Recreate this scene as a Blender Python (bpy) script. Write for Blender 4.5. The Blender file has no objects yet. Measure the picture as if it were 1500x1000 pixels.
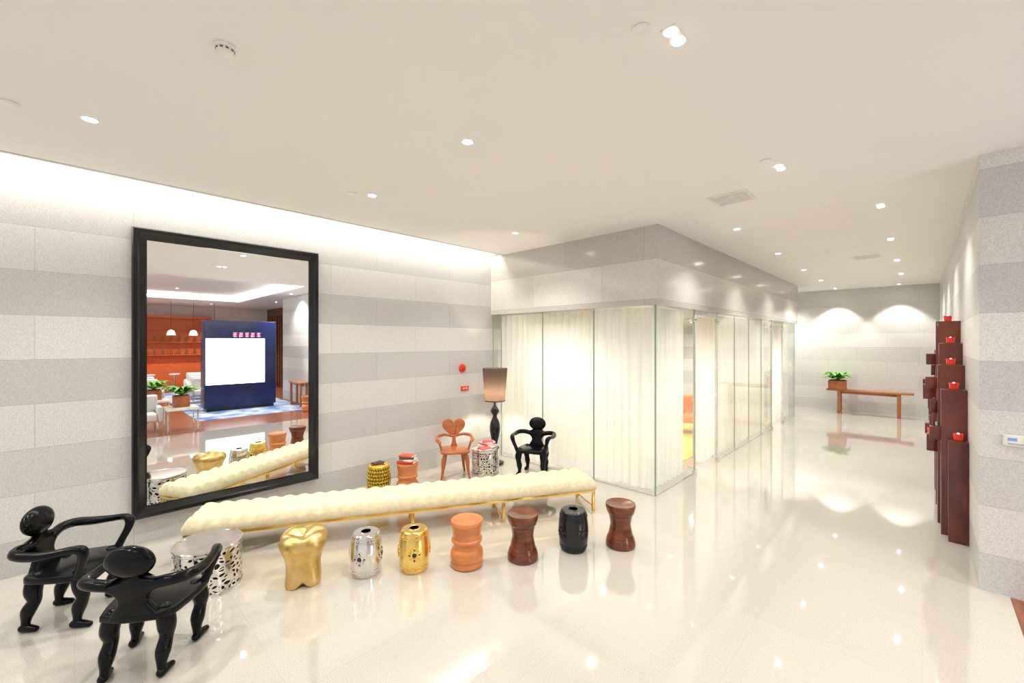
import bpy, bmesh, math, random
from mathutils import Vector, Matrix
random.seed(7)
S=bpy.context.scene
COL=S.collection
H=3.68      # ceiling height
WX=-5.82    # left wall plane
pi=math.pi

# ---------------------------------------------------------------- materials
def newmat(name):
    m=bpy.data.materials.new(name); m.use_nodes=True
    nt=m.node_tree; b=nt.nodes.get('Principled BSDF')
    return m,nt,b
def rgb(c): return (c[0],c[1],c[2],1)
def M(name,col,rough=.5,metal=0,col2=None,ns=12,bump=0,emit=0,coat=0,stretch=None,ecol=None,spec=.5):
    m,nt,b=newmat(name)
    tc=nt.nodes.new('ShaderNodeTexCoord'); mp=nt.nodes.new('ShaderNodeMapping')
    if stretch: mp.inputs['Scale'].default_value=stretch
    n=nt.nodes.new('ShaderNodeTexNoise'); n.inputs['Scale'].default_value=ns; n.inputs['Detail'].default_value=4
    nt.links.new(tc.outputs['Object'],mp.inputs[0]); nt.links.new(mp.outputs[0],n.inputs['Vector'])
    r=nt.nodes.new('ShaderNodeValToRGB')
    r.color_ramp.elements[0].position=.35; r.color_ramp.elements[1].position=.65
    c2=col2 if col2 else tuple(x*.88 for x in col)
    r.color_ramp.elements[0].color=rgb(c2); r.color_ramp.elements[1].color=rgb(col)
    nt.links.new(n.outputs['Fac'],r.inputs[0]); nt.links.new(r.outputs[0],b.inputs['Base Color'])
    b.inputs['Roughness'].default_value=rough; b.inputs['Metallic'].default_value=metal
    b.inputs['Coat Weight'].default_value=coat; b.inputs['Specular IOR Level'].default_value=spec
    if bump:
        bp=nt.nodes.new('ShaderNodeBump'); bp.inputs['Strength'].default_value=bump; bp.inputs['Distance'].default_value=.01
        nt.links.new(n.outputs['Fac'],bp.inputs['Height']); nt.links.new(bp.outputs[0],b.inputs['Normal'])
    if emit:
        b.inputs['Emission Color'].default_value=rgb(ecol or col); b.inputs['Emission Strength'].default_value=emit
    return m
def math_n(nt,op,a,b=None,c=None):
    n=nt.nodes.new('ShaderNodeMath'); n.operation=op
    for i,v in enumerate((a,b,c)):
        if v is None: continue
        if isinstance(v,(int,float)): n.inputs[i].default_value=v
        else: nt.links.new(v,n.inputs[i])
    return n.outputs[0]
def mixc(nt,fac,a,b,typ='MIX'):
    n=nt.nodes.new('ShaderNodeMix'); n.data_type='RGBA'; n.blend_type=typ
    for i,v in ((0,fac),(6,a),(7,b)):
        if isinstance(v,(int,float)): n.inputs[i].default_value=v
        elif isinstance(v,tuple): n.inputs[i].default_value=rgb(v)
        else: nt.links.new(v,n.inputs[i])
    return n.outputs[2]
def stone(name,light,dark,band=.405,off=.315,rough=.45,width=1.35):
    m,nt,b=newmat(name)
    tc=nt.nodes.new('ShaderNodeTexCoord'); sp=nt.nodes.new('ShaderNodeSeparateXYZ')
    nt.links.new(tc.outputs['Object'],sp.inputs[0])
    s=math_n(nt,'ADD',sp.outputs[0],sp.outputs[1])
    z=math_n(nt,'SUBTRACT',sp.outputs[2],off)
    k=math_n(nt,'FLOOR',math_n(nt,'DIVIDE',z,band))
    alt=math_n(nt,'PINGPONG',k,1.0)
    wn=nt.nodes.new('ShaderNodeTexWhiteNoise'); wn.noise_dimensions='1D'; nt.links.new(k,wn.inputs['W'])
    f=math_n(nt,'ADD',math_n(nt,'MULTIPLY',alt,.68),math_n(nt,'MULTIPLY',wn.outputs['Value'],.32))
    cb=nt.nodes.new('ShaderNodeCombineXYZ'); nt.links.new(s,cb.inputs[0]); nt.links.new(z,cb.inputs[1])
    br=nt.nodes.new('ShaderNodeTexBrick'); br.inputs['Scale'].default_value=1
    br.inputs['Brick Width'].default_value=width; br.inputs['Row Height'].default_value=band
    br.inputs['Mortar Size'].default_value=.003; br.inputs['Mortar Smooth'].default_value=.2
    br.inputs['Color1'].default_value=(1,1,1,1); br.inputs['Color2'].default_value=(.93,.93,.93,1); br.inputs['Mortar'].default_value=(.74,.73,.72,1)
    nt.links.new(cb.outputs[0],br.inputs['Vector'])
    no=nt.nodes.new('ShaderNodeTexNoise'); no.inputs['Scale'].default_value=110; no.inputs['Detail'].default_value=4
    nt.links.new(tc.outputs['Object'],no.inputs['Vector'])
    rp=nt.nodes.new('ShaderNodeValToRGB'); rp.color_ramp.elements[0].position=.35; rp.color_ramp.elements[1].position=.6
    rp.color_ramp.elements[0].color=(.80,.80,.80,1); rp.color_ramp.elements[1].color=(1,1,1,1)
    nt.links.new(no.outputs['Fac'],rp.inputs[0])
    c=mixc(nt,f,light,dark); c=mixc(nt,1.0,c,rp.outputs[0],'MULTIPLY'); c=mixc(nt,1.0,c,br.outputs['Color'],'MULTIPLY')
    nt.links.new(c,b.inputs['Base Color']); b.inputs['Roughness'].default_value=rough
    return m
STONE=stone('banded_granite',(.79,.78,.75),(.585,.58,.565),rough=.40)
STONE2=stone('polished_granite',(.74,.71,.66),(.57,.54,.495),band=.54,off=.52,rough=.14)
def floor_mat():
    m,nt,b=newmat('cream_terrazzo')
    tc=nt.nodes.new('ShaderNodeTexCoord')
    br=nt.nodes.new('ShaderNodeTexBrick'); br.offset=0; br.inputs['Scale'].default_value=1
    br.inputs['Brick Width'].default_value=.9; br.inputs['Row Height'].default_value=.9
    br.inputs['Mortar Size'].default_value=.002; br.inputs['Mortar Smooth'].default_value=.3
    br.inputs['Color1'].default_value=(1,1,1,1); br.inputs['Color2'].default_value=(.97,.965,.96,1); br.inputs['Mortar'].default_value=(.90,.89,.87,1)
    nt.links.new(tc.outputs['Object'],br.inputs['Vector'])
    no=nt.nodes.new('ShaderNodeTexNoise'); no.inputs['Scale'].default_value=140; no.inputs['Detail'].default_value=4
    nt.links.new(tc.outputs['Object'],no.inputs['Vector'])
    rp=nt.nodes.new('ShaderNodeValToRGB'); rp.color_ramp.elements[0].position=.36; rp.color_ramp.elements[1].position=.58
    rp.color_ramp.elements[0].color=(.49,.455,.395,1); rp.color_ramp.elements[1].color=(.60,.57,.51,1)
    nt.links.new(no.outputs['Fac'],rp.inputs[0])
    c=mixc(nt,1.0,rp.outputs[0],br.outputs['Color'],'MULTIPLY')
    nt.links.new(c,b.inputs['Base Color']); b.inputs['Roughness'].default_value=.035
    b.inputs['Specular IOR Level'].default_value=1.0
    b.inputs['Coat Weight'].default_value=.7; b.inputs['Coat Roughness'].default_value=.02
    return m
FLOOR=floor_mat()
CEIL=M('ceiling_paint',(.84,.815,.78),.8,col2=(.83,.805,.77),ns=2)
WHITE=M('white_plastic',(.85,.84,.8),.4)
BLACK=M('black_lacquer',(.010,.010,.011),.16,col2=(.007,.007,.008))
BLKWOOD=M('black_painted_wood',(.004,.004,.005),.2,col2=(.002,.002,.003),ns=30,spec=.2)
GOLD=M('brushed_gold',(.95,.68,.22),.22,1,col2=(.85,.58,.16))
GOLDL=M('gold_leaf',(.80,.57,.24),.34,1,col2=(.62,.42,.14),ns=9,bump=.25)
YGOLD=M('yellow_gold_glaze',(.80,.58,.06),.25,.4,col2=(.64,.44,.03))
SILVER=M('polished_silver',(.82,.80,.77),.12,1,col2=(.72,.70,.66))
CHROME=M('chrome',(.8,.8,.8),.08,1)
VOIDSHADE=M('void_shade',(.05,.03,.02),.6)  # shade of hollow interiors put into a dark colour
CREAM=M('cream_velvet',(.80,.72,.50),.85,col2=(.72,.63,.41),ns=25,bump=.1)
ORWOOD=M('orange_stained_wood',(.70,.25,.075),.3,col2=(.54,.17,.045),ns=5,stretch=(1,1,6),coat=.2)
HEWOOD=M('red_brown_chair_wood',(.50,.15,.045),.3,col2=(.36,.095,.028),ns=5,stretch=(1,1,4),coat=.2)
BRWOOD=M('walnut_wood',(.19,.048,.016),.2,col2=(.09,.02,.008),ns=5,stretch=(1,1,8),coat=.15)
REDWOOD=M('dark_red_wood',(.16,.032,.016),.25,col2=(.085,.016,.009),ns=4,stretch=(1,1,.5),coat=.25)
CONSWOOD=M('console_wood',(.46,.18,.07),.35,col2=(.34,.12,.04),ns=4,stretch=(.4,5,5))
FLWOOD=M('lounge_wood_floor',(.30,.11,.05),.25,col2=(.20,.065,.03),ns=3,stretch=(8,.6,1))
RED=M('red_plastic',(.7,.03,.02),.35)
REDGLASS=M('red_votive_glass',(.6,.02,.015),.1,col2=(.45,.01,.01),emit=.25,ecol=(1,.05,.03))
GREENGLASS=M('green_votive_glass',(.1,.4,.25),.1,col2=(.05,.3,.2),emit=.2,ecol=(.3,1,.6))
FLAME=M('candle_flame',(1,.75,.5),.5,emit=12)
RUST=M('rust_pot',(.45,.14,.05),.6,col2=(.36,.10,.035),bump=.2)
LEAF=M('fern_leaf',(.20,.50,.08),.5,col2=(.10,.30,.04))
SOIL=M('soil',(.05,.03,.02),.9)
ORFAB=M('orange_upholstery',(.75,.22,.03),.8)
WHFAB=M('white_upholstery',(.75,.74,.72),.85)
NAVY=M('navy_panel',(.010,.022,.12),.3,col2=(.006,.012,.06),ns=2)
SCREEN=M('screen_glow',(.9,.95,1),.3,col2=(.9,.95,1),emit=6)
ORWALL=M('orange_cabinet_lacquer',(.70,.14,.03),.4)
EMIT=M('lamp_emitter',(1,.95,.86),.4,col2=(1,.95,.86),emit=70)
COVE=M('cove_emitter',(1,.95,.88),.4,col2=(1,.95,.88),emit=14)
PAPER=M('paper',(.85,.83,.78),.7)
RUG=M('blue_patterned_carpet',(.05,.14,.40),.9,col2=(.55,.60,.66),ns=2.2)
YRUG=M('yellow_carpet',(.80,.58,.14),.9)
def mirror_mat():
    m,nt,b=newmat('mirror_silver'); b.inputs['Base Color'].default_value=(.96,.97,.96,1)
    n=nt.nodes.new('ShaderNodeTexNoise'); n.inputs['Scale'].default_value=2
    r=nt.nodes.new('ShaderNodeMapRange'); r.inputs['To Min'].default_value=0; r.inputs['To Max'].default_value=.004
    nt.links.new(n.outputs['Fac'],r.inputs[0]); nt.links.new(r.outputs[0],b.inputs['Roughness'])
    b.inputs['Metallic'].default_value=1; return m
MIRROR=mirror_mat()
def glass_mat(name,tint):
    m=bpy.data.materials.new(name); m.use_nodes=True; nt=m.node_tree; nt.nodes.clear()
    o=nt.nodes.new('ShaderNodeOutputMaterial'); mx=nt.nodes.new('ShaderNodeMixShader')
    t=nt.nodes.new('ShaderNodeBsdfTransparent'); g=nt.nodes.new('ShaderNodeBsdfGlossy')
    lw=nt.nodes.new('ShaderNodeLayerWeight'); lw.inputs['Blend'].default_value=.5
    f=math_n(nt,'ADD',math_n(nt,'MULTIPLY',math_n(nt,'POWER',lw.outputs['Facing'],4.5),.8),.035)
    g.inputs['Roughness'].default_value=.01; g.inputs['Color'].default_value=(.97,1,.98,1)
    n=nt.nodes.new('ShaderNodeTexNoise'); n.inputs['Scale'].default_value=1.5
    c=mixc(nt,n.outputs['Fac'],tint,tuple(x*.995 for x in tint)); nt.links.new(c,t.inputs['Color'])
    nt.links.new(f,mx.inputs[0]); nt.links.new(t.outputs[0],mx.inputs[1]); nt.links.new(g.outputs[0],mx.inputs[2])
    nt.links.new(mx.outputs[0],o.inputs['Surface']); return m
GLASS=glass_mat('clear_glass',(.982,.992,.984))
GEDGE=M('green_glass_edge',(.34,.44,.37),.15,col2=(.29,.39,.32))
def fabric(name,col,tr,alpha,ns=200):
    m=bpy.data.materials.new(name); m.use_nodes=True; nt=m.node_tree; nt.nodes.clear()
    o=nt.nodes.new('ShaderNodeOutputMaterial'); d=nt.nodes.new('ShaderNodeBsdfDiffuse'); t=nt.nodes.new('ShaderNodeBsdfTranslucent')
    a=nt.nodes.new('ShaderNodeMixShader'); a.inputs[0].default_value=tr; tp=nt.nodes.new('ShaderNodeBsdfTransparent')
    b=nt.nodes.new('ShaderNodeMixShader'); b.inputs[0].default_value=alpha
    n=nt.nodes.new('ShaderNodeTexNoise'); n.inputs['Scale'].default_value=ns
    c=mixc(nt,n.outputs['Fac'],col,tuple(x*.97 for x in col)); nt.links.new(c,d.inputs['Color']); nt.links.new(c,t.inputs['Color'])
    nt.links.new(d.outputs[0],a.inputs[1]); nt.links.new(t.outputs[0],a.inputs[2])
    nt.links.new(a.outputs[0],b.inputs[1]); nt.links.new(tp.outputs[0],b.inputs[2]); nt.links.new(b.outputs[0],o.inputs['Surface'])
    return m
CURTAIN=fabric('sheer_curtain',(.97,.96,.94),.40,.05)
SHADE=fabric('lampshade_fabric',(.22,.17,.14),.6,.02)

# ---------------------------------------------------------------- mesh helpers
def grp(name,loc=(0,0,0),rz=0):
    e=bpy.data.objects.new(name,None); e.empty_display_size=.1; e.location=loc; e.rotation_euler=(0,0,rz); COL.objects.link(e); return e
def mk(name,verts,faces,mat,parent=None,loc=(0,0,0),rot=(0,0,0),smooth=False,ang=40):
    me=bpy.data.meshes.new(name); me.from_pydata([tuple(v) for v in verts],[],faces); me.update()
    bm=bmesh.new(); bm.from_mesh(me); bmesh.ops.recalc_face_normals(bm,faces=bm.faces); bm.to_mesh(me); bm.free()
    return fin(name,me,mat,parent,loc,rot,smooth,ang)
def fin(name,me,mat,parent,loc,rot,smooth,ang=40):
    if smooth:
        me.polygons.foreach_set('use_smooth',[True]*len(me.polygons)); me.set_sharp_from_angle(angle=math.radians(ang))
    me.materials.append(mat)
    o=bpy.data.objects.new(name,me); o.location=loc; o.rotation_euler=rot; COL.objects.link(o)
    if parent: o.parent=parent
    return o
def boxdata(a,b,V,F):
    n=len(V); x0,y0,z0=a; x1,y1,z1=b
    V+=[(x0,y0,z0),(x1,y0,z0),(x1,y1,z0),(x0,y1,z0),(x0,y0,z1),(x1,y0,z1),(x1,y1,z1),(x0,y1,z1)]
    F+=[tuple(n+i for i in f) for f in ((0,3,2,1),(4,5,6,7),(0,1,5,4),(1,2,6,5),(2,3,7,6),(3,0,4,7))]
def boxes(name,lst,mat,parent=None,bevel=0,loc=(0,0,0),rot=(0,0,0),seg=2):
    V=[];F=[]
    for a,b in lst: boxdata(a,b,V,F)
    me=bpy.data.meshes.new(name); me.from_pydata(V,[],F); me.update()
    if bevel:
        bm=bmesh.new(); bm.from_mesh(me)
        bmesh.ops.bevel(bm,geom=list(bm.edges),offset=bevel,segments=seg,profile=.5,affect='EDGES'); bm.to_mesh(me); bm.free()
    return fin(name,me,mat,parent,loc,rot,bool(bevel),50)
def cbox(name,c,d,mat,parent=None,bevel=0,rot=(0,0,0),seg=2):
    h=(d[0]/2,d[1]/2,d[2]/2)
    return boxes(name,[((-h[0],-h[1],-h[2]),h)],mat,parent,bevel,c,rot,seg)
def lathe(name,prof,mat,parent=None,segs=48,loc=(0,0,0),rot=(0,0,0),ang=35,cap=True):
    V=[];F=[];n=len(prof)
    for r,z in prof:
        for i in range(segs):
            a=2*pi*i/segs; V.append((r*math.cos(a),r*math.sin(a),z))
    for j in range(n-1):
        for i in range(segs):
            k=(i+1)%segs; F.append((j*segs+i,j*segs+k,(j+1)*segs+k,(j+1)*segs+i))
    if cap:
        F.append(tuple(range(segs))); F.append(tuple((n-1)*segs+i for i in range(segs)))
    return mk(name,V,F,mat,parent,loc,rot,True,ang)
def smoothprof(pts,sub=5):
    out=[];n=len(pts)
    for i in range(n-1):
        p0=pts[max(i-1,0)];p1=pts[i];p2=pts[i+1];p3=pts[min(i+2,n-1)]
        for k in range(sub):
            t=k/sub
            out.append(tuple(.5*((2*p1[j])+(-p0[j]+p2[j])*t+(2*p0[j]-5*p1[j]+4*p2[j]-p3[j])*t*t+(-p0[j]+3*p1[j]-3*p2[j]+p3[j])*t**3) for j in range(len(p1))))
    out.append(tuple(pts[-1])); return out
def sweep(name,pts,radii,mat,parent=None,segs=14,sub=6,flat=1.0):
    q=smoothprof([tuple(p)+(r,) for p,r in zip(pts,radii)],sub)
    P=[Vector(a[:3]) for a in q]; R=[max(a[3],.001) for a in q]
    T=[(P[min(i+1,len(P)-1)]-P[max(i-1,0)]).normalized() for i in range(len(P))]
    up=Vector((0,0,1)) if abs(T[0].z)<.9 else Vector((0,1,0))
    N=(up-T[0]*up.dot(T[0])).normalized()
    rings=[]
    def add(c,r,t,n):
        b=t.cross(n); rings.append([c+n*(r*math.cos(2*pi*k/segs))+b*(r*flat*math.sin(2*pi*k/segs)) for k in range(segs)])
    for a in (80,55,28): 
        add(P[0]-T[0]*R[0]*math.sin(math.radians(a)),R[0]*math.cos(math.radians(a)),T[0],N)
    for i in range(len(P)):
        N=(N-T[i]*N.dot(T[i])).normalized(); add(P[i],R[i],T[i],N)
    for a in (28,55,80): add(P[-1]+T[-1]*R[-1]*math.sin(math.radians(a)),R[-1]*math.cos(math.radians(a)),T[-1],N)
    V=[v for r in rings for v in r];F=[];n=len(rings)
    for j in range(n-1):
        for i in range(segs):
            k=(i+1)%segs; F.append((j*segs+i,j*segs+k,(j+1)*segs+k,(j+1)*segs+i))
    F.append(tuple(range(segs))); F.append(tuple((n-1)*segs+i for i in range(segs)))
    return mk(name,V,F,mat,parent,smooth=True,ang=60)
def ellipsoid(name,c,r,mat,parent=None,rot=(0,0,0),seg=24):
    bm=bmesh.new(); bmesh.ops.create_uvsphere(bm,u_segments=seg,v_segments=seg//2,radius=1)
    for v in bm.verts: v.co=Vector((v.co.x*r[0],v.co.y*r[1],v.co.z*r[2]))
    me=bpy.data.meshes.new(name); bm.to_mesh(me); bm.free()
    return fin(name,me,mat,parent,c,rot,True,180)
def prism(name,outline,th,mat,parent=None,loc=(0,0,0),rot=(0,0,0),bevel=.006,plane='XZ'):
    bm=bmesh.new()
    if plane=='XZ': vs=[bm.verts.new((x,-th/2,z)) for x,z in outline]; d=Vector((0,th,0))
    else: vs=[bm.verts.new((x,y,-th/2)) for x,y in outline]; d=Vector((0,0,th))
    f=bm.faces.new(vs); r=bmesh.ops.extrude_face_region(bm,geom=[f])
    for v in r['geom']:
        if isinstance(v,bmesh.types.BMVert): v.co+=d
    bmesh.ops.recalc_face_normals(bm,faces=bm.faces)
    if bevel:
        ed=[e for e in bm.edges if len(e.link_faces)==2 and e.calc_face_angle(0)>1.0 and any(len(q.verts)>4 for q in e.link_faces)]
        bmesh.ops.bevel(bm,geom=ed,offset=bevel,segments=3,profile=.5,affect='EDGES')
    me=bpy.data.meshes.new(name); bm.to_mesh(me); bm.free()
    return fin(name,me,mat,parent,loc,rot,True,50)

# ---------------------------------------------------------------- room shell
boxes('floor',[((WX-.3,-4,-.1),(.52,16.5,0))],FLOOR)
boxes('floor_lounge',[((.52,-4,-.1),(12.2,5.34,0)),((5.4,5.34,-.1),(12.2,6.9,0))],FLWOOD)
boxes('wall_left',[((WX-.25,-4,0),(WX,16.5,4.0))],STONE)
boxes('wall_far',[((WX,16.25,0),(.6,16.5,H+.3))],stone('far_wall_granite',(.78,.765,.725),(.70,.685,.645),rough=.4))
boxes('wall_right',[((.35,5.34,0),(.6,16.25,H))],STONE)
boxes('wall_right_front',[((.6,5.34,0),(5.4,5.6,H)),((5.2,5.6,0),(5.4,6.7,H))],STONE)
CX=-5.55
boxes('ceiling',[((CX,-4,H),(1.2,16.25,H+.22)),((1.2,-4,H),(12.2,.2,H+.22)),((1.2,4.6,H),(12.2,6.9,H+.22)),((8.2,.2,H),(12.2,4.6,H+.22)),
                 ((WX,-4,H+.22),(CX,16.25,H+.3)),((1.2,.2,H+.22),(8.2,4.6,H+.3))],CEIL)
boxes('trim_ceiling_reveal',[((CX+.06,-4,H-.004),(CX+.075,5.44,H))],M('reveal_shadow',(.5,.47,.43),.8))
boxes('trim_tray_light',[((1.2,.2,H+.06),(1.24,4.6,H+.10)),((8.16,.2,H+.06),(8.2,4.6,H+.10)),((1.24,.2,H+.06),(8.16,.24,H+.10)),((1.24,4.56,H+.06),(8.16,4.6,H+.10))],COVE)
boxes('wall_soffit',[((WX,5.44,2.6),(-2.55,14.4,H))],STONE2)
boxes('wall_meeting_room_back',[((WX,14.2,0),(-2.62,14.4,2.6))],STONE)
boxes('wall_lounge_far',[((12,-4,0),(12.2,6.7,H))],M('lounge_plaster',(.72,.66,.58),.8))
boxes('wall_lounge_side',[((5.4,6.7,0),(12,6.9,H))],M('lounge_dark_panel',(.14,.07,.04),.5))
g=grp('window_1',(0,-4,0))  # added open side, unseen, lets world light in as fill
fr=[((WX,-.04,0),(12,.04,.08)),((WX,-.04,H-.1),(12,.04,H))]
for i in range(9):
    x=WX+.03+i*(12-WX-.06)/8; fr.append(((x-.03,-.04,.08),(x+.03,.04,H-.1)))
boxes('opening_bars',fr,BLACK,g)

# ---------------------------------------------------------------- glass meeting room
gy=5.48; gx=-2.60; gt=2.6
def pane(name,a,b):
    p=grp(name,((a[0]+b[0])/2,(a[1]+b[1])/2,0),math.atan2(b[1]-a[1],b[0]-a[0]))
    L=math.hypot(b[0]-a[0],b[1]-a[1])
    boxes('glass',[((-L/2+.006,-.006,.01),(L/2-.006,.006,gt))],GLASS,p)
    boxes('edge',[((-L/2,-.006,.01),(-L/2+.005,.006,gt)),((L/2-.005,-.006,.01),(L/2,.006,gt))],GEDGE,p)
    boxes('floor_channel',[((-L/2,-.012,0),(L/2,.012,.012))],CHROME,p)
    return p
xs=[WX+.02,-5.58,-4.587,-3.577,gx]; k=1
for i in range(len(xs)-1):
    pane('window_%d'%(k+1),(xs[i]+.004,gy),(xs[i+1]-.004,gy)); k+=1
for y0,y1 in ((gy+.01,6.86),(7.9,8.86),(8.86,9.8),(9.8,10.75),(10.75,11.66),(12.8,14.2)):
    pane('window_%d'%(k+1),(gx,y0+.004),(gx,y1-.004)); k+=1
def door(name,hy,L,ang):
    d=grp(name,(gx-.02,hy,0),ang)
    boxes('leaf',[((0,-.006,.02),(L,.006,gt-.12))],GLASS,d)
    boxes('leaf_edge',[((0,-.006,.02),(.006,.006,gt-.12)),((L-.006,-.006,.02),(L,.006,gt-.12))],GEDGE,d)
    boxes('patch_fittings',[((0,-.02,.0),(.16,.02,.06)),((0,-.02,gt-.17),(.16,.02,gt-.11))],CHROME,d,.004)
    for s in (-1,1):
        sweep('pull_handle',[(L-.08,s*.012,1.3),(L-.08,s*.05,1.3),(L-.08,s*.055,1.26),(L-.08,s*.055,.94),(L-.08,s*.05,.9),(L-.08,s*.012,.9)],[.01]*6,CHROME,d,segs=8,sub=3)
    return d
door('door_1',6.92,.9,math.radians(160))
door('door_2',11.73,.98,math.radians(160))
boxes('trim_door_frame',[((gx-.03,6.87,0),(gx+.01,6.895,gt)),((gx-.03,7.86,0),(gx+.01,7.885,gt)),((gx-.03,11.67,0),(gx+.01,11.695,gt)),((gx-.03,12.77,0),(gx+.01,12.795,gt)),
      ((gx-.02,6.895,gt-.1),(gx,7.86,gt)),((gx-.02,11.695,gt-.1),(gx,12.77,gt))],M('door_frame_paint',(.80,.78,.72),.4))
cl=[]
for yy in (6.86,7.90,11.66,12.80):
    for zz in (.0,gt-.2): cl.append(((gx-.02,yy-.06,zz),(gx+.02,yy+.06,zz+.06)))
g=grp('glass_patch_fittings',(0,0,0)); boxes('clamps',cl,CHROME,g,.004)
def curtain(path,seed):
    pts=[Vector(p) for p in path]; V=[];F=[];rr=random.Random(seed);ph=rr.random()*6
    seglen=[(b-a).length for a,b in zip(pts,pts[1:])]; L=sum(seglen)
    n=int(L/.011);rows=7
    def at(s):
        for (a,b),l in zip(zip(pts,pts[1:]),seglen):
            if s<=l+1e-6: d=(b-a)/l; return a+d*s,d
            s-=l
        return b,d
    for j in range(rows):
        t=j/(rows-1);z=.015+(2.585-.015)*t
        for i in range(n+1):
            s=L*i/n; q,d=at(s); q2,d2=at(min(L,s+.06)); d3=(d+d2).normalized(); nrm=Vector((-d3.y,d3.x))
            w=s*2*pi/.14+1.1*math.sin(s*2.3+ph)+.5*math.sin(s*7.1+ph*2)
            am=.034*(1+.35*math.sin(s*3.7+ph))*(1.15-.35*t)
            o=am*math.sin(w)+.01*math.sin(w*.5+t*2)
            p=q+d*(.008*math.sin(2*w+t))+nrm*o
            V.append((p.x,p.y,z))
    for j in range(rows-1):
        for i in range(n): F.append((j*(n+1)+i,j*(n+1)+i+1,(j+1)*(n+1)+i+1,(j+1)*(n+1)+i))
    return mk('sheer_curtain',V,F,CURTAIN,smooth=True,ang=180)
curtain([(WX+.06,5.63),(-2.84,5.63),(-2.76,5.71),(-2.76,6.82)],1)
curtain([(-2.76,7.42),(-2.76,11.62)],3)
curtain([(-2.76,12.25),(-2.76,14.12)],4)
boxes('meeting_room_carpet',[((-5.2,6.3,0),(-3.0,13.0,.012))],YRUG)

# ---------------------------------------------------------------- mirror
my0,my1,mz0,mz1=.40,2.25,.28,3.27
mg=grp('wall_mirror',(WX,(my0+my1)/2,(mz0+mz1)/2))
hw=(my1-my0)/2;hh=(mz1-mz0)/2
prof=[(0,0),(0,.07),(.012,.082),(.045,.085),(.06,.07),(.105,.05),(.12,.05),(.12,0)]
V=[];F=[];np_=len(prof)
for sy,sz in ((-1,-1),(1,-1),(1,1),(-1,1)):
    for o,d in prof: V.append((d,sy*(hw-o),sz*(hh-o)))
for c in range(4):
    for i in range(np_):
        a=c*np_+i;b=c*np_+(i+1)%np_;c2=((c+1)%4)*np_
        F.append((a,b,c2+(i+1)%np_,c2+i))
mk('frame',V,F,BLACK,mg)
boxes('mirror_glass',[((.0,-hw+.11,-hh+.11),(.045,hw-.11,hh-.11))],MIRROR,mg)

# ---------------------------------------------------------------- tufted bench
bg=grp('tufted_bench',(-4.18,2.72,0),math.radians(-29.07))
L=4.33;W=.50;zt=.40
nx=44;ny=380;V=[];F=[];sp=.15
for j in range(ny+1):
    for i in range(nx+1):
        x=-W/2+W*i/nx;y=-L/2+L*j/ny
        a=(x+y)/sp;b=(x-y)/sp
        h=.027*(abs(math.sin(pi*a))*abs(math.sin(pi*b)))**.42
        ex=1-abs(x)/(W/2);ey=(L/2-abs(y))/(W/2)
        e=min(1,max(0,min(ex,ey)/.14)); e=math.sqrt(1-(1-e)**2)
        V.append((x,y,zt-.046+.026*e+h*e))
bd=[(i,0) for i in range(nx)]+[(nx,j) for j in range(ny)]+[(i,ny) for i in range(nx,0,-1)]+[(0,j) for j in range(ny,0,-1)]
for j in range(ny):
    for i in range(nx): F.append((j*(nx+1)+i,j*(nx+1)+i+1,(j+1)*(nx+1)+i+1,(j+1)*(nx+1)+i))
prev=[j*(nx+1)+i for i,j in bd]
for dz,out in ((-.012,.008),(-.05,.012),(-.080,.008),(-.090,-.002)):
    cur=[]
    for i,j in bd:
        x,y,z=V[j*(nx+1)+i]; sx=(1 if i==nx else -1 if i==0 else 0); sy=(1 if j==ny else -1 if j==0 else 0)
        pleat=.003*math.cos((x+y)*2*pi/sp)
        V.append((x+sx*(out+pleat),y+sy*(out+pleat),zt-.045+dz)); cur.append(len(V)-1)
    m=len(bd)
    for q in range(m): F.append((prev[q],prev[(q+1)%m],cur[(q+1)%m],cur[q]))
    prev=cur
F.append(tuple(prev))
mk('tufted_seat',V,F,CREAM,bg,smooth=True,ang=75)
bv=[];na=int(L/sp)+2
for p in range(-2*na,2*na):
    for q in range(-2*na,2*na):
        x=(p+q)*sp/2;y=(p-q)*sp/2
        if abs(x)<W/2-.04 and abs(y)<L/2-.04: bv.append((x,y))
me_v=[];me_f=[]
for x,y in bv:
    n=len(me_v);me_v.append((x,y,zt-.011))
    for kk in range(8): me_v.append((x+.012*math.cos(kk*pi/4),y+.012*math.sin(kk*pi/4),zt-.018))
    for kk in range(8): me_f.append((n,n+1+kk,n+1+(kk+1)%8))
mk('buttons',me_v,me_f,M('button_velvet',(.62,.53,.32),.8),bg,smooth=True,ang=180)
zb=zt-.14
boxes('gold_rails',[((-W/2,-L/2,zb-.03),(-W/2+.03,L/2,zb+.005)),((W/2-.03,-L/2,zb-.03),(W/2,L/2,zb+.005)),((-W/2+.03,-L/2,zb-.03),(W/2-.03,-L/2+.03,zb+.005)),((-W/2+.03,L/2-.03,zb-.03),(W/2-.03,L/2,zb+.005)),((-W/2+.03,-L/2+.03,zb-.01),(W/2-.03,L/2-.03,zb+.005))],GOLD,bg,.003)
lg=[]
for t in (0,.25,.49,.73,1):
    y=-L/2+.018+t*(L-.036)
    for s in (-1,1):
        x=s*(W/2-.018); lg.append(((x-.017,y-.017,0),(x+.017,y+.017,zb-.03)))
    lg.append(((-W/2+.035,y-.008,.05),(W/2-.035,y+.008,.066)))
boxes('gold_legs',lg,GOLD,bg,.003)

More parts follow.
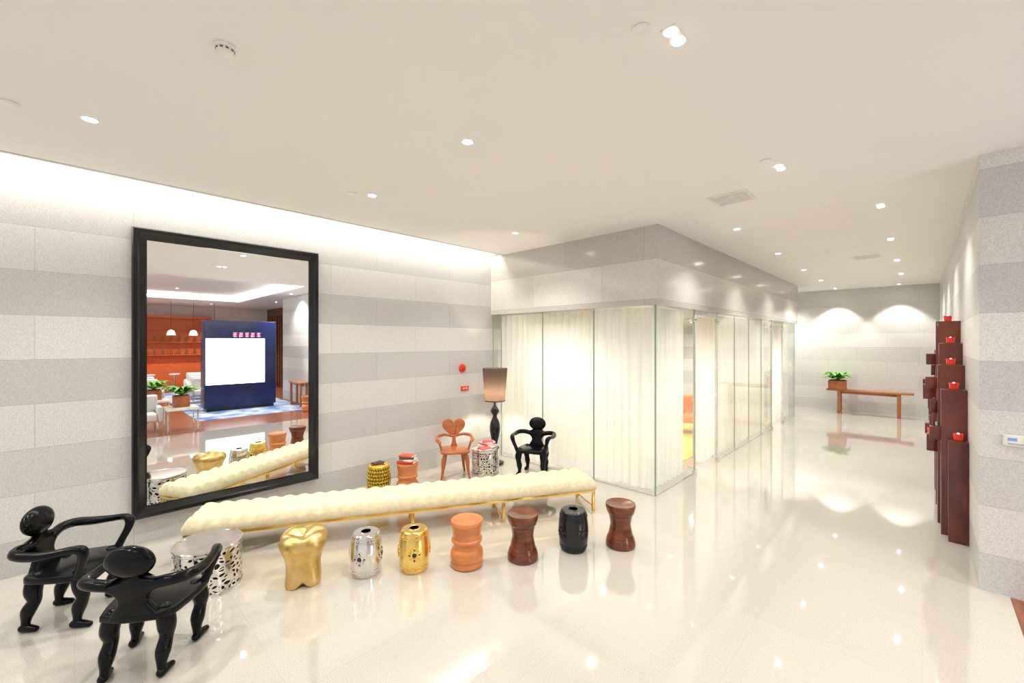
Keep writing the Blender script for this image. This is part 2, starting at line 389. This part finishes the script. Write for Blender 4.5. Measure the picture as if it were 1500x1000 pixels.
# ---------------------------------------------------------------- stools
def barrel(R,h):
    return smoothprof([(R*.80,0),(R*.84,h*.03),(R*.86,h*.07),(R*.95,h*.25),(R,h*.5),(R*.95,h*.75),(R*.86,h*.93),(R*.84,h*.97),(R*.76,h)],4)
def rad_at(p,z):
    for (r0,z0),(r1,z1) in zip(p,p[1:]):
        if z0<=z<=z1: return r0+(r1-r0)*(z-z0)/max(1e-6,z1-z0)
    return p[-1][0]
def garden_stool(loc,R,h,mat,name='ceramic_garden_stool',rz=0):
    g=grp(name,loc,rz); p=barrel(R,h)
    lathe('barrel_body',p,mat,g,56)
    for zz in (h*.12,h*.88):
        r=rad_at(p,zz)
        for i in range(30):
            a=2*pi*i/30; ellipsoid('stud',(r*math.cos(a),r*math.sin(a),zz),(.007,.007,.007),mat,g,seg=8)
    for zz in (h*.085,h*.16,h*.84,h*.915):
        r=rad_at(p,zz)
        lathe('rim_band',[(r-.004,zz-.003),(r+.003,zz-.002),(r+.003,zz+.002),(r-.004,zz+.003)],mat,g,48)
    for q in range(4):
        a=q*pi/2+.3
        for dx,dz,rr in ((0,0,.026),(0,.048,.014),(0,-.048,.014),(.042,0,.014),(-.042,0,.014),(.032,.032,.008),(-.032,.032,.008),(.032,-.032,.008),(-.032,-.032,.008)):
            aa=a+dx/R; rz2=rad_at(p,h*.5+dz)
            o=lathe('medallion_ring',[(rr-.005,0),(rr-.005,.007),(rr,.009),(rr+.003,.006),(rr+.003,0)],mat,g,20,cap=False)
            o.location=(math.cos(aa)*(rz2-.003),math.sin(aa)*(rz2-.003),h*.5+dz); o.rotation_euler=(0,pi/2,aa)
            o=lathe('hole_shade_disc',[(rr-.006,0),(rr-.006,.0015)],VOIDSHADE,g,16)  # solid dark disc, painted shade for the inside of a cutout
            o.location=(math.cos(aa)*(rz2-.001),math.sin(aa)*(rz2-.001),h*.5+dz); o.rotation_euler=(0,pi/2,aa)
    lathe('top_ring',[(R*.3,h-.002),(R*.3,h+.004),(R*.36,h+.006),(R*.4,h)],mat,g,40)
    return g
def perforated(name,parent,p,h,z0,z1,nseg,nz,mat,jit=0,skip=0,ins=.3,th=.004,seed=1,diss=0):
    rr=random.Random(seed);bm=bmesh.new();rows=[]
    for j in range(nz+1):
        row=[]
        for i in range(nseg):
            off=(.5 if (j%2 and jit==0) else 0)
            ja=(rr.uniform(-jit,jit) if 0<j<nz else 0); jz=(rr.uniform(-jit,jit) if 0<j<nz else 0)
            z=z0+(z1-z0)*(j+jz)/nz; a=2*pi*(i+ja+off)/nseg; r=rad_at(p,z)
            row.append(bm.verts.new((r*math.cos(a),r*math.sin(a),z)))
        rows.append(row)
    for j in range(nz):
        for i in range(nseg):
            v=[rows[j][i],rows[j][(i+1)%nseg],rows[j+1][(i+1)%nseg],rows[j+1][i]]
            if diss:
                if rr.random()<.5: bm.faces.new((v[0],v[1],v[2]));bm.faces.new((v[0],v[2],v[3]))
                else: bm.faces.new((v[0],v[1],v[3]));bm.faces.new((v[1],v[2],v[3]))
            else: bm.faces.new(v)
    if diss:
        used=set();ed=[]
        for e in list(bm.edges):
            if len(e.link_faces)==2 and rr.random()<diss and not any(f in used for f in e.link_faces):
                used.update(e.link_faces); ed.append(e)
        bmesh.ops.dissolve_edges(bm,edges=ed,use_verts=False)
    fs=[f for f in bm.faces if rr.random()>=skip]
    cell=(z1-z0)/nz
    bmesh.ops.inset_individual(bm,faces=fs,thickness=cell*ins,use_even_offset=True)
    bmesh.ops.delete(bm,geom=fs,context='FACES')
    me=bpy.data.meshes.new(name);bm.to_mesh(me);bm.free()
    o=fin(name,me,mat,parent,(0,0,0),(0,0,0),True,180)
    s=o.modifiers.new('sub','SUBSURF');s.levels=1;s.render_levels=1
    s=o.modifiers.new('sol','SOLIDIFY');s.thickness=th
    return o
def drum_table(loc,R,h,name='pierced_silver_drum_table',seed=3):
    g=grp(name,loc); p=[(R,0),(R,h)]
    perforated('pierced_shell',g,p,h,.02,h-.03,34,9,SILVER,jit=.33,skip=.22,ins=.13,seed=seed,diss=.6)
    lathe('void_shade_core',[(R-.03,.01),(R-.03,h-.035)],VOIDSHADE,g,40)  # added dark core, its colour stands in for shade in the voids
    lathe('base_ring',[(R-.02,0),(R+.003,0),(R+.003,.022),(R-.02,.022)],SILVER,g,56,cap=False)
    lathe('mirror_top',[(R-.03,h-.03),(R+.004,h-.03),(R+.006,h-.026),(R+.006,h-.004),(R+.002,h),(R-.012,h),(R-.014,h-.004),(.01,h-.004)],SILVER,g,64)
    return g
drum_table((-4.425,.80,0),.25,.38)
def tooth(loc,rz):
    n=72;V=[];F=[]
    prof=smoothprof([(.145,0,.16),(.148,.03,.18),(.145,.09,.15),(.145,.16,.10),(.156,.23,.05),(.183,.30,.05),(.200,.35,.07),(.198,.385,.08),(.175,.415,.09),(.12,.42,.12),(.06,.40,.1),(.01,.388,.0)],4)
    for r,z,l in prof:
        for i in range(n):
            a=2*pi*i/n; c=abs(math.cos(2*a))**1.3
            rr=r*(1+l*(c-.55)*1.6)
            lump=0
            if z>.36 and r<.2: lump=.022*c*math.sin(min(1,r/.19)*pi)
            zz=z+lump
            if z<.10: zz=z+ (1-c)**2*.055*(1-z/.10)*.9
            V.append((rr*math.cos(a),rr*math.sin(a),zz))
    m=len(prof)
    for j in range(m-1):
        for i in range(n): F.append((j*n+i,j*n+(i+1)%n,(j+1)*n+(i+1)%n,(j+1)*n+i))
    F.append(tuple(range(n)));F.append(tuple((m-1)*n+i for i in range(n)))
    return mk('gold_molar_stool',V,F,GOLDL,None,loc,(0,0,rz),True,180)
tooth((-3.903,1.40,0),.35)
garden_stool((-3.633,1.843,0),.142,.375,SILVER,'silver_garden_stool',.4)
garden_stool((-3.378,2.187,0),.142,.375,GOLD,'gold_garden_stool',.7)
garden_stool((-2.542,3.521,0),.152,.40,BLACK,'black_garden_stool',1.0)
def turned(loc,R,h):
    pr=smoothprof([(R*.86,0),(R*.96,.010),(R*.99,h*.06),(R*.97,h*.12)],3)+smoothprof([(R*.93,h*.135),(R*.97,h*.15),(R*1.0,h*.22),(R*.98,h*.32),(R*.90,h*.38)],4)+smoothprof([(R*.84,h*.40),(R*.80,h*.46),(R*.84,h*.51)],3)+smoothprof([(R*.88,h*.52),(R*.94,h*.55),(R*.93,h*.59),(R*.88,h*.61)],3)+smoothprof([(R*.85,h*.625),(R*.86,h*.70),(R*.92,h*.84),(R*.98,h*.94),(R*.95,h)],4)+[(R*.8,h-.004),(.01,h-.015)]
    g=grp('turned_wood_stool',loc); lathe('turned_body',pr,ORWOOD,g,56,ang=50); return g
turned((-3.085,2.574,0),.155,.425)
def hourglass(loc,R,h):
    pr=smoothprof([(R*.92,0),(R*.98,.01),(R*.97,h*.12),(R*.86,h*.24)],4)+smoothprof([(R*.82,h*.26),(R*.72,h*.42),(R*.68,h*.52),(R*.74,h*.66),(R*.82,h*.76)],4)+smoothprof([(R*.88,h*.78),(R*.97,h*.88),(R,h*.96),(R*.97,h)],4)+[(R*.8,h-.006),(.01,h-.02)]
    g=grp('walnut_hourglass_stool',loc); lathe('turned_body',pr,BRWOOD,g,56,ang=50); return g
hourglass((-2.782,3.025,0),.152,.44)
hourglass((-2.235,3.919,0),.152,.435)
g=grp('yellow_pierced_garden_stool',(-5.35,2.90,0)); p=barrel(.16,.42)
perforated('pierced_shell',g,p,.42,.03,.39,26,8,YGOLD,ins=.28,th=.008,seed=5)
lathe('void_shade_core',[(r-.02,z) for r,z in p if .02<z<.4],M('amber_void_shade',(.25,.15,.02),.6),g,40)  # added darker core, shade behind the holes put into its colour
lathe('base_ring',[(.118,0),(.134,0),(.138,.035),(.118,.035)],YGOLD,g,48,cap=False)
lathe('top_cap',[(.132,.385),(.139,.39),(.136,.41),(.122,.42),(.01,.422)],YGOLD,g,48)
turned((-5.139,3.218,0),.152,.42)
drum_table((-5.02,4.575,0),.22,.40,seed=9)

def books(name,loc,rz,specs):
    g=grp(name,loc,rz);z=0
    for w,d,t,c,r in specs:
        m=M('book_cover',c,.5)
        cbox('cover',(0,0,z+t/2),(w,d,t),m,g,.002,(0,0,r))
        cbox('pages',(.004,0,z+t/2),(w,d-.008,t*.72),PAPER,g,0,(0,0,r))
        z+=t
    return g
books('book_stack',(-5.139,3.218,.421),.5,[(.24,.18,.03,(.6,.05,.04),.1),(.22,.16,.025,(.8,.78,.7),-.2),(.2,.15,.03,(.1,.06,.05),.3),(.2,.14,.02,(.7,.1,.06),0)])
books('book_stack',(-5.06,4.66,.401),.2,[(.26,.2,.03,(.75,.7,.6),.1),(.24,.18,.025,(.6,.08,.05),-.3),(.2,.15,.02,(.85,.83,.8),.2),(.18,.13,.015,(.7,.05,.05),.6)])
books('book_stack',(-4.93,4.47,.401),1.0,[(.2,.15,.02,(.8,.78,.75),.1),(.18,.13,.015,(.65,.06,.04),.5)])
books('magazine_stack',(-5.36,2.89,.423),1.0,[(.17,.13,.012,(.25,.03,.03),.1),(.15,.11,.012,(.05,.05,.05),.7)])

# ---------------------------------------------------------------- figure armchairs (black)
def figure_chair(loc,rz,sc=1.0):
    g=grp('black_figure_armchair',loc,rz); g.scale=(sc,sc,sc)
    seat=[(-.20,-.19),(-.24,-.05),(-.255,.12),(-.23,.20),(-.10,.225),(0,.215),(.10,.225),(.23,.20),(.255,.12),(.24,-.05),(.20,-.19),(.08,-.22),(-.08,-.22)]
    seat=[q[:2] for q in smoothprof(seat+[seat[0]],4)][:-1]
    prism('seat',seat,.055,BLKWOOD,g,(0,0,.39),bevel=.016,plane='XY')
    half=smoothprof([(.145,.40),(.125,.44),(.092,.49),(.084,.53),(.11,.57),(.16,.605),(.17,.635),(.13,.66),(.062,.675),(.050,.69),(.055,.71)],4)
    out=[(x,z-.40) for x,z in half]+[(-x,z-.40) for x,z in reversed(half)]
    prism('torso_back',out,.06,BLKWOOD,g,(0,-.185,.39),(math.radians(8),0,0),bevel=.022)
    ellipsoid('head',(0,-.235,.765),(.145,.056,.108),BLKWOOD,g,(math.radians(8),0,0),seg=32)
    for s in (-1,1):
        sweep('arm',[(s*.10,-.21,.605),(s*.21,-.215,.625),(s*.295,-.17,.625),(s*.325,-.06,.615),(s*.325,.06,.62),(s*.31,.16,.63),(s*.29,.215,.61),(s*.275,.215,.55),(s*.252,.185,.47),(s*.230,.16,.40)],
              [.036,.036,.036,.034,.028,.027,.036,.030,.027,.031],BLKWOOD,g,sub=6)
        sweep('front_leg',[(s*.19,.14,.385),(s*.205,.165,.30),(s*.20,.17,.225),(s*.195,.145,.15),(s*.195,.135,.075),(s*.20,.135,.03)],[.052,.053,.040,.044,.028,.027],BLKWOOD,g)
        sweep('front_foot',[(s*.20,.115,.028),(s*.205,.16,.026),(s*.215,.22,.020)],[.028,.028,.020],BLKWOOD,g)
        sweep('back_leg',[(s*.15,-.15,.385),(s*.165,-.155,.30),(s*.16,-.15,.225),(s*.16,-.185,.15),(s*.16,-.20,.075),(s*.165,-.20,.03)],[.052,.053,.040,.044,.028,.027],BLKWOOD,g)
        sweep('back_foot',[(s*.165,-.215,.028),(s*.17,-.18,.026),(s*.18,-.13,.020)],[.028,.028,.020],BLKWOOD,g)
    return g
figure_chair((-4.70,.00,0),math.radians(-31),.97)
figure_chair((-3.69,.37,0),math.radians(53.9),.97)
figure_chair((-4.45,5.09,0),math.radians(-155),.98)

# heart chair
g=grp('heart_back_armchair',(-5.24,4.127,0),math.radians(-124.4))
hp=[]
for i in range(48):
    t=2*pi*i/48
    hp.append((.0115*16*math.sin(t)**3,.0115*(13*math.cos(t)-5*math.cos(2*t)-2*math.cos(3*t)-math.cos(4*t))))
prism('heart_back',hp,.035,HEWOOD,g,(0,-.245,.715),(math.radians(8),0,0),bevel=.008)
prism('back_splat',[(-.055,0),(-.03,.07),(-.026,.12),(-.04,.17),(.04,.17),(.026,.12),(.03,.07),(.055,0)],.028,HEWOOD,g,(0,-.19,.425),(math.radians(8),0,0),bevel=.006)
seat=[(-.17,-.19),(-.22,-.02),(-.225,.14),(-.17,.21),(0,.225),(.17,.21),(.225,.14),(.22,-.02),(.17,-.19),(0,-.22)]
seat=[q[:2] for q in smoothprof(seat+[seat[0]],4)][:-1]
prism('seat',seat,.04,HEWOOD,g,(0,0,.41),bevel=.012,plane='XY')
for s in (-1,1):
    sweep('arm',[(s*.03,-.22,.58),(s*.15,-.22,.605),(s*.25,-.14,.60),(s*.275,0,.585),(s*.26,.12,.58),(s*.235,.17,.57)],[.02,.022,.026,.026,.028,.022],HEWOOD,g)
    sweep('arm_post',[(s*.255,.10,.58),(s*.225,.09,.50),(s*.20,.10,.42)],[.014,.018,.014],HEWOOD,g)
    sweep('front_leg',[(s*.15,.13,.40),(s*.18,.16,.28),(s*.19,.17,.14),(s*.215,.20,.012)],[.026,.033,.022,.015],HEWOOD,g)
    sweep('back_leg',[(s*.12,-.13,.40),(s*.14,-.16,.28),(s*.15,-.18,.14),(s*.17,-.20,.012)],[.026,.030,.022,.015],HEWOOD,g)

# floor lamp
g=grp('floor_lamp',(-5.29,5.04,0))
lathe('baluster_body',smoothprof([(.15,0),(.155,.015),(.15,.03),(.09,.05),(.05,.08),(.04,.13),(.06,.18),(.055,.22),(.035,.26),(.04,.34),(.075,.48),(.092,.60),(.08,.70),(.045,.78),(.035,.82),(.055,.86),(.075,.90),(.055,.95),(.03,.98),(.018,1.02),(.014,1.10)],4),BLACK,g,48)
lathe('lampshade',[(.175,1.08),(.215,1.64),(.211,1.64),(.171,1.08)],SHADE,g,56,cap=False)
lathe('shade_trim',[(.176,1.075),(.179,1.075),(.180,1.09),(.177,1.09)],BLACK,g,56,cap=False)
ellipsoid('bulb',(0,0,1.15),(.028,.028,.04),M('warm_bulb',(1,.85,.65),.4,emit=12),g)
sweep('shade_spider',[(-.17,0,1.11),(0,0,1.11),(.17,0,1.11)],[.004]*3,BLACK,g,segs=6)
l=bpy.data.lights.new('lamp_bulb_light','POINT'); l.energy=45; l.color=(1,.86,.70); l.shadow_soft_size=.03
o=bpy.data.objects.new('bulb_light',l); o.location=(0,0,1.235); COL.objects.link(o); o.parent=g

# ---------------------------------------------------------------- alarm, sign, thermostat
g=grp('fire_alarm',(WX,4.746,1.63))
lathe('bell_dome',[(.075,0),(.075,.015),(.068,.03),(.05,.04),(.02,.045),(.001,.046)],RED,g,36,rot=(0,pi/2,0))
g=grp('fire_alarm_sign',(WX,4.80,1.27))
boxes('plate',[((0,-.085,-.04),(.02,.085,.04))],RED,g,.004)
boxes('lettering',[((.02,-.065,-.01),(.0215,.065,.0)),((.02,-.05,.012),(.0215,.05,.02))],WHITE,g)
g=grp('thermostat',(.555,5.34,1.29))
boxes('housing',[((-.075,-.028,-.045),(.075,0,.045))],WHITE,g,.006)
boxes('display',[((-.05,-.030,-.0),(.0,-.028,.025))],M('lcd_blue',(.15,.3,.6),.3,emit=.3),g)
boxes('buttons',[((.035,-.031,.005),(.06,-.028,.025)),((-.05,-.031,-.03),(.06,-.028,-.02))],M('grey_button',(.4,.4,.42),.5),g)

# ---------------------------------------------------------------- candle rack on right wall
g=grp('candle_display_rack',(0,0,0))
hs=[1.06,1.58,1.25,1.83,1.48,2.08,1.66,2.36,1.92,2.2,1.5,1.98,1.2]
def votive(x,y,z,p,mat=None):
    lathe('votive_glass',[(.026,0),(.034,.006),(.040,.07),(.036,.07),(.030,.01),(.001,.01)],mat or REDGLASS,p,20,loc=(x,y,z))
    ellipsoid('candle_flame',(x,y,z+.055),(.012,.012,.022),FLAME,p,seg=10)
y=6.38
for i,h in enumerate(hs):
    w=.18; d=.15+[0,.05,.02,.07][i%4]
    boxes('wood_post',[((.35-d,y,0),(.349,y+w,h))],REDWOOD,g,.004)
    votive(.35-d/2,y+w/2,h,g)
    lv=h-.42; n=0
    while lv>.9 and n<3 and i>0:
        pr=.06+.03*((i+n)%3)
        boxes('step_block',[((.35-d-pr,y+.02,lv-.14-.05*(n%2)),(.35-d,y+w-.02,lv))],REDWOOD,g,.003)
        if (i+n)%2==0: votive(.35-d-pr/2,y+w/2,lv,g,GREENGLASS if (i,n)==(4,0) else None)
        lv-=.40; n+=1
    y+=w+.012

# ---------------------------------------------------------------- console + ferns
def fern(parent,c,R,n,seed):
    rr=random.Random(seed);V=[];F=[]
    for k in range(n):
        a=rr.uniform(0,2*pi);L=R*rr.uniform(.6,1.1);up=R*rr.uniform(.35,1.0);w=R*rr.uniform(.09,.15)
        base=len(V);m=7
        for i in range(m+1):
            t=i/m; r=L*t; z=up*(1.7*t-1.25*t*t)+rr.uniform(-.003,.003)
            ww=w*math.sin(pi*min(.97,t*.9+.08))
            for s in (-1,1):
                V.append((c[0]+r*math.cos(a)-s*ww*math.sin(a),c[1]+r*math.sin(a)+s*ww*math.cos(a),c[2]+z+(.15*ww if i%2 else -.15*ww)))
        for i in range(m): F.append((base+2*i,base+2*i+1,base+2*i+3,base+2*i+2))
    mk('fern_fronds',V,F,LEAF,parent,smooth=True,ang=180)
def planter(loc,w,h,seed,R=.26,name='potted_fern'):
    g=grp(name,loc)
    boxes('square_pot',[((-w/2,-w/2,0),(w/2,w/2,h))],RUST,g,.01)
    boxes('soil_fill',[((-w/2+.02,-w/2+.02,h),(w/2-.02,w/2-.02,h+.008))],SOIL,g)
    fern(g,(0,0,h),R,70,seed); return g
def console(name,loc,rz,L,D,Hh,leg,over,mat):
    g=grp(name,loc,rz)
    boxes('table_top',[((-L/2,-D/2,Hh-.05),(L/2,D/2,Hh))],mat,g,.006)
    for s in (-1,1):
        x=s*(L/2-over)
        boxes('panel_leg',[((x-leg/2,-D/2+.03,0),(x+leg/2,-D/2+.09,Hh-.05)),((x-leg/2,D/2-.09,0),(x+leg/2,D/2-.03,Hh-.05)),((x-leg/2,-D/2+.09,.0),(x+leg/2,D/2-.09,.05))],mat,g,.004)
    boxes('stretcher',[((-L/2+over,-.02,Hh-.13),(L/2-over,.02,Hh-.05))],mat,g,.003)
    return g
console('console_table',(-1.10,15.75,0),0,1.90,.36,.70,.08,.30,CONSWOOD)
planter((-1.80,15.75,.702),.40,.25,3,.44)

# ---------------------------------------------------------------- ceiling fixtures
LC=(1,.955,.90)
def spot(loc,e,ang,blend,parent=None,col=LC,rad=.035):
    l=bpy.data.lights.new('spot','SPOT'); l.energy=e; l.spot_size=math.radians(ang); l.spot_blend=blend; l.color=col; l.shadow_soft_size=rad
    o=bpy.data.objects.new('spot_light',l); o.location=loc; COL.objects.link(o)
    if parent: o.parent=parent
    return o
def downlight(x,y,e=118,ang=125,blend=.8,r=.04,z=H):
    g=grp('recessed_downlight',(x,y,z))
    lathe('trim_ring',[(r,-.001),(r,-.006),(r+.004,-.008),(r+.014,-.006),(r+.016,-.001)],WHITE,g,32,cap=False)
    lathe('lamp_lens',[(.001,-.003),(r,-.003),(r,-.001)],EMIT,g,24,cap=False)
    spot((0,0,-.03),e,ang,blend,g)
def twin(x,y,e=118,r=.032):
    g=grp('twin_recessed_downlight',(x,y,H))
    boxes('trim_plate',[((-.04,-.088,-.003),(.04,.088,0))],WHITE,g,.001)
    for s in (-1,1):
        lathe('lamp_lens',[(.001,-.0055),(r,-.0055),(r,-.003)],EMIT,g,24,loc=(0,s*.048,0),cap=False)
    spot((0,0,-.03),e,120,.8,g)
for x,y in ((-4.245,.074),(-4.27,2.236),(-4.25,4.46),(-2.578,2.158),(-2.58,-2.1),(-4.25,-2.1)): downlight(x,y)
for x,y in ((-.92,2.16),(-.925,4.447),(-.345,6.52),(-.345,8.757),(-.345,11.1),(-.345,13.4),(-.92,-2.1)): twin(x,y)
for x,y in ((-1.863,6.466),(-1.852,8.774),(-1.87,11.18),(-1.87,13.4)): downlight(x,y,115,118,1.0)
for x in (-1.85,-.45): downlight(x,15.75,150,90,.35,.035)
for x,y in ((-3.2,15.3),(10,1),(10,4),(2.8,-1.8),(6.5,-1.8),(3.5,5.0),(7,5.6),(1.9,1.9),(6.5,2.4)): downlight(x,y,300,z=H if not (1.2<x<8.2 and .2<y<4.6) else H+.22)  # lounge lamps here are added to brighten the mirrored room
for x,y in ((-4.3,6.9),(-4.3,9.0),(-4.3,11.2),(-4.3,13.2)): downlight(x,y,190,165,.6,z=2.6)
g=grp('smoke_detector',(-2.68,.56,H))
lathe('base',[(.055,0),(.055,-.012),(.05,-.016)],WHITE,g,36)
lathe('sensor_head',[(.042,-.016),(.042,-.034),(.036,-.044),(.001,-.046)],WHITE,g,36)
for i in range(10):
    a=2*pi*i/10; cbox('vent_slot',(.042*math.cos(a),.042*math.sin(a),-.026),(.004,.014,.008),M('slot_dark',(.1,.1,.1),.6) if i==0 else bpy.data.materials['slot_dark'],g,0,(0,0,a))
for x,y in ((-1.02,1.99),(-4.33,-.3),(-4.36,2.06),(-.98,4.2),(-1.2,9.2),(-1.3,12)):
    g=grp('sprinkler_cover',(x,y,H-.001)); lathe('cover_plate',[(.045,0),(.045,-.006),(.04,-.009),(.001,-.009)],WHITE,g,32)
for x,y in ((-1.507,5.036),(-.75,10.3)):
    g=grp('ceiling_air_vent',(x,y,H))
    bx=[((-.2,-.2,-.008),(-.17,.2,0)),((.17,-.2,-.008),(.2,.2,0)),((-.17,-.2,-.008),(.17,-.17,0)),((-.17,.17,-.008),(.17,.2,0))]
    for i in range(10): yy=-.155+i*.034; bx.append(((-.17,yy-.008,-.006),(.17,yy+.008,-.001)))
    boxes('grille',bx,M('vent_paint',(.82,.80,.75),.6),g)

l=bpy.data.lights.new('cove_light','AREA'); l.shape='RECTANGLE'; l.size=.14; l.size_y=9.2; l.energy=95; l.color=(1,.97,.89)
o=bpy.data.objects.new('cove_light',l); o.location=(WX+.14,.75,H+.205); COL.objects.link(o)

# ---------------------------------------------------------------- meeting room + lounge (seen in mirror)
def armchair(name,loc,rz,fab):
    g=grp(name,loc,rz)
    cbox('seat_cushion',(0,.03,.34),(.56,.56,.18),fab,g,.04,seg=4)
    cbox('backrest',(0,-.29,.52),(.66,.14,.62),fab,g,.05,(math.radians(-8),0,0),seg=4)
    for s in (-1,1): cbox('armrest',(s*.34,0,.40),(.11,.62,.34),fab,g,.04,seg=4)
    for sx in (-1,1):
        for sy in (-1,1): sweep('leg',[(sx*.27,sy*.24,.26),(sx*.29,sy*.26,.012)],[.018,.012],CHROME,g,segs=8,sub=2)
    return g
armchair('orange_armchair',(-3.72,9.9,.014),math.radians(200),ORFAB)
for i in range(4):
    armchair('lounge_armchair',(6.3+i*1.05,3.1+i*.1,.014),math.radians(100),WHFAB)
for i in range(3):
    armchair('club_armchair',(5.6+i*1.3,1.55+i*.04,0),math.radians(100),WHFAB)
armchair('club_armchair',(1.4,1.05,0),math.radians(90),WHFAB)
boxes('blue_carpet',[((2.1,2.25,0),(10.4,5.2,.012))],RUG)
g=grp('display_kiosk',(3.8,3.5,.012))
boxes('cabinet',[((-.25,-.85,.10),(.35,1.05,2.72))],NAVY,g,.01)
boxes('plinth',[((-.2,-.8,0),(.3,1.0,.10))],BLACK,g)
boxes('screen',[((-.262,-.83,.80),(-.25,.72,2.18))],SCREEN,g)
st=[]
for i in range(5):
    y0=.60-i*.16
    for q in range(3): st.append(((-.262,y0-.10,2.24+q*.05),(-.25,y0,2.255+q*.05)))
    st.append(((-.262,y0-.06,2.22),(-.25,y0-.045,2.36)))
    if i%2: st.append(((-.262,y0-.10,2.22),(-.25,y0-.088,2.30)))
boxes('illuminated_lettering',st,M('pink_letters',(1,.25,.4),.4,emit=2.5),g)
for (x,y),sd in (((1.05,1.75),8),((3.0,1.45),11)):
    g=grp('side_table',(x,y,0))
    boxes('table_top',[((-.3,-.3,.50),(.3,.3,.56))],WHITE,g,.005)
    boxes('chrome_legs',[((sx*.28-.012,sy*.28-.012,0),(sx*.28+.012,sy*.28+.012,.50)) for sx in (-1,1) for sy in (-1,1)],CHROME,g)
    planter((x,y,.562),.30,.26,sd,.40,'tabletop_fern')
console('hall_console_table',(3.1,5.1,.014),0,1.1,.3,.78,.07,.12,CONSWOOD)
turned((1.85,4.9,0),.16,.45)
g=grp('bar_cabinet',(11.75,2.8,0))
boxes('carcass',[((.15,-1.5,0),(.25,1.5,3.2)),((-.2,-1.5,0),(.15,1.5,1.0)),((-.15,-1.5,1.0),(.15,-1.44,3.2)),((-.15,1.44,1.0),(.15,1.5,3.2)),((-.15,-1.44,3.1),(.15,1.44,3.2))],ORWALL,g)
boxes('shelves',[((-.12,-1.44,z),(.15,1.44,z+.03)) for z in (1.5,2.05,2.6)],ORWALL,g)
BOT=M('bottle_glass',(.25,.12,.04),.1)
for z in (1.53,2.08):
    for i in range(10): lathe('bottle',[(.04,0),(.04,.18),(.015,.24),(.015,.31)],BOT,g,12,loc=(0,-1.3+i*.28,z))
for i in range(3):
    g=grp('bar_stool',(10.9,2.1+i*.8,0))
    lathe('seat_pad',[(.17,.70),(.19,.72),(.18,.76),(.01,.77)],WHFAB,g,28)
    lathe('pedestal',[(.20,0),(.20,.015),(.03,.03),(.025,.70)],CHROME,g,28)
    lathe('foot_ring',[(.14,.28),(.15,.29),(.14,.30),(.13,.29),(.14,.28)],CHROME,g,28,cap=False)
    sweep('foot_ring_arm',[(0,0,.29),(.14,0,.29)],[.008,.008],CHROME,g,segs=6,sub=2)
PG=M('pendant_glow',(1,.92,.8),.4,emit=4)
for i in range(3):
    g=grp('pendant_lamp',(9.4,2.6+i*.7,0))
    lathe('glass_shade',[(.03,2.55),(.10,2.5),(.14,2.35),(.135,2.35),(.095,2.49),(.03,2.53)],PG,g,28,cap=False)
    sweep('cord',[(0,0,2.54),(0,0,H-.008)],[.006,.006],BLACK,g,segs=6,sub=2)
boxes('slatted_wood_screen',[((5.6+i*.32,6.55,0),(5.72+i*.32,6.69,3.3)) for i in range(19)]+[((5.5,6.6,z),(11.7,6.69,z+.04)) for z in (.6,1.2,1.8,2.4,3.0)],BRWOOD)

# ---------------------------------------------------------------- world, camera
w=bpy.data.worlds.new('world'); S.world=w; w.use_nodes=True
bgn=w.node_tree.nodes['Background']; bgn.inputs[0].default_value=(.96,.98,1,1); bgn.inputs[1].default_value=.85
cam=bpy.data.cameras.new('camera'); cam.sensor_width=36; cam.lens=620/1500*36; cam.clip_start=.05
co=bpy.data.objects.new('camera',cam); co.location=(0,0,2.1); co.rotation_euler=(pi/2,0,math.atan2(.6958,.7186)); COL.objects.link(co)
S.camera=co
S.view_settings.view_transform='Standard'; S.view_settings.look='None'; S.view_settings.exposure=.08
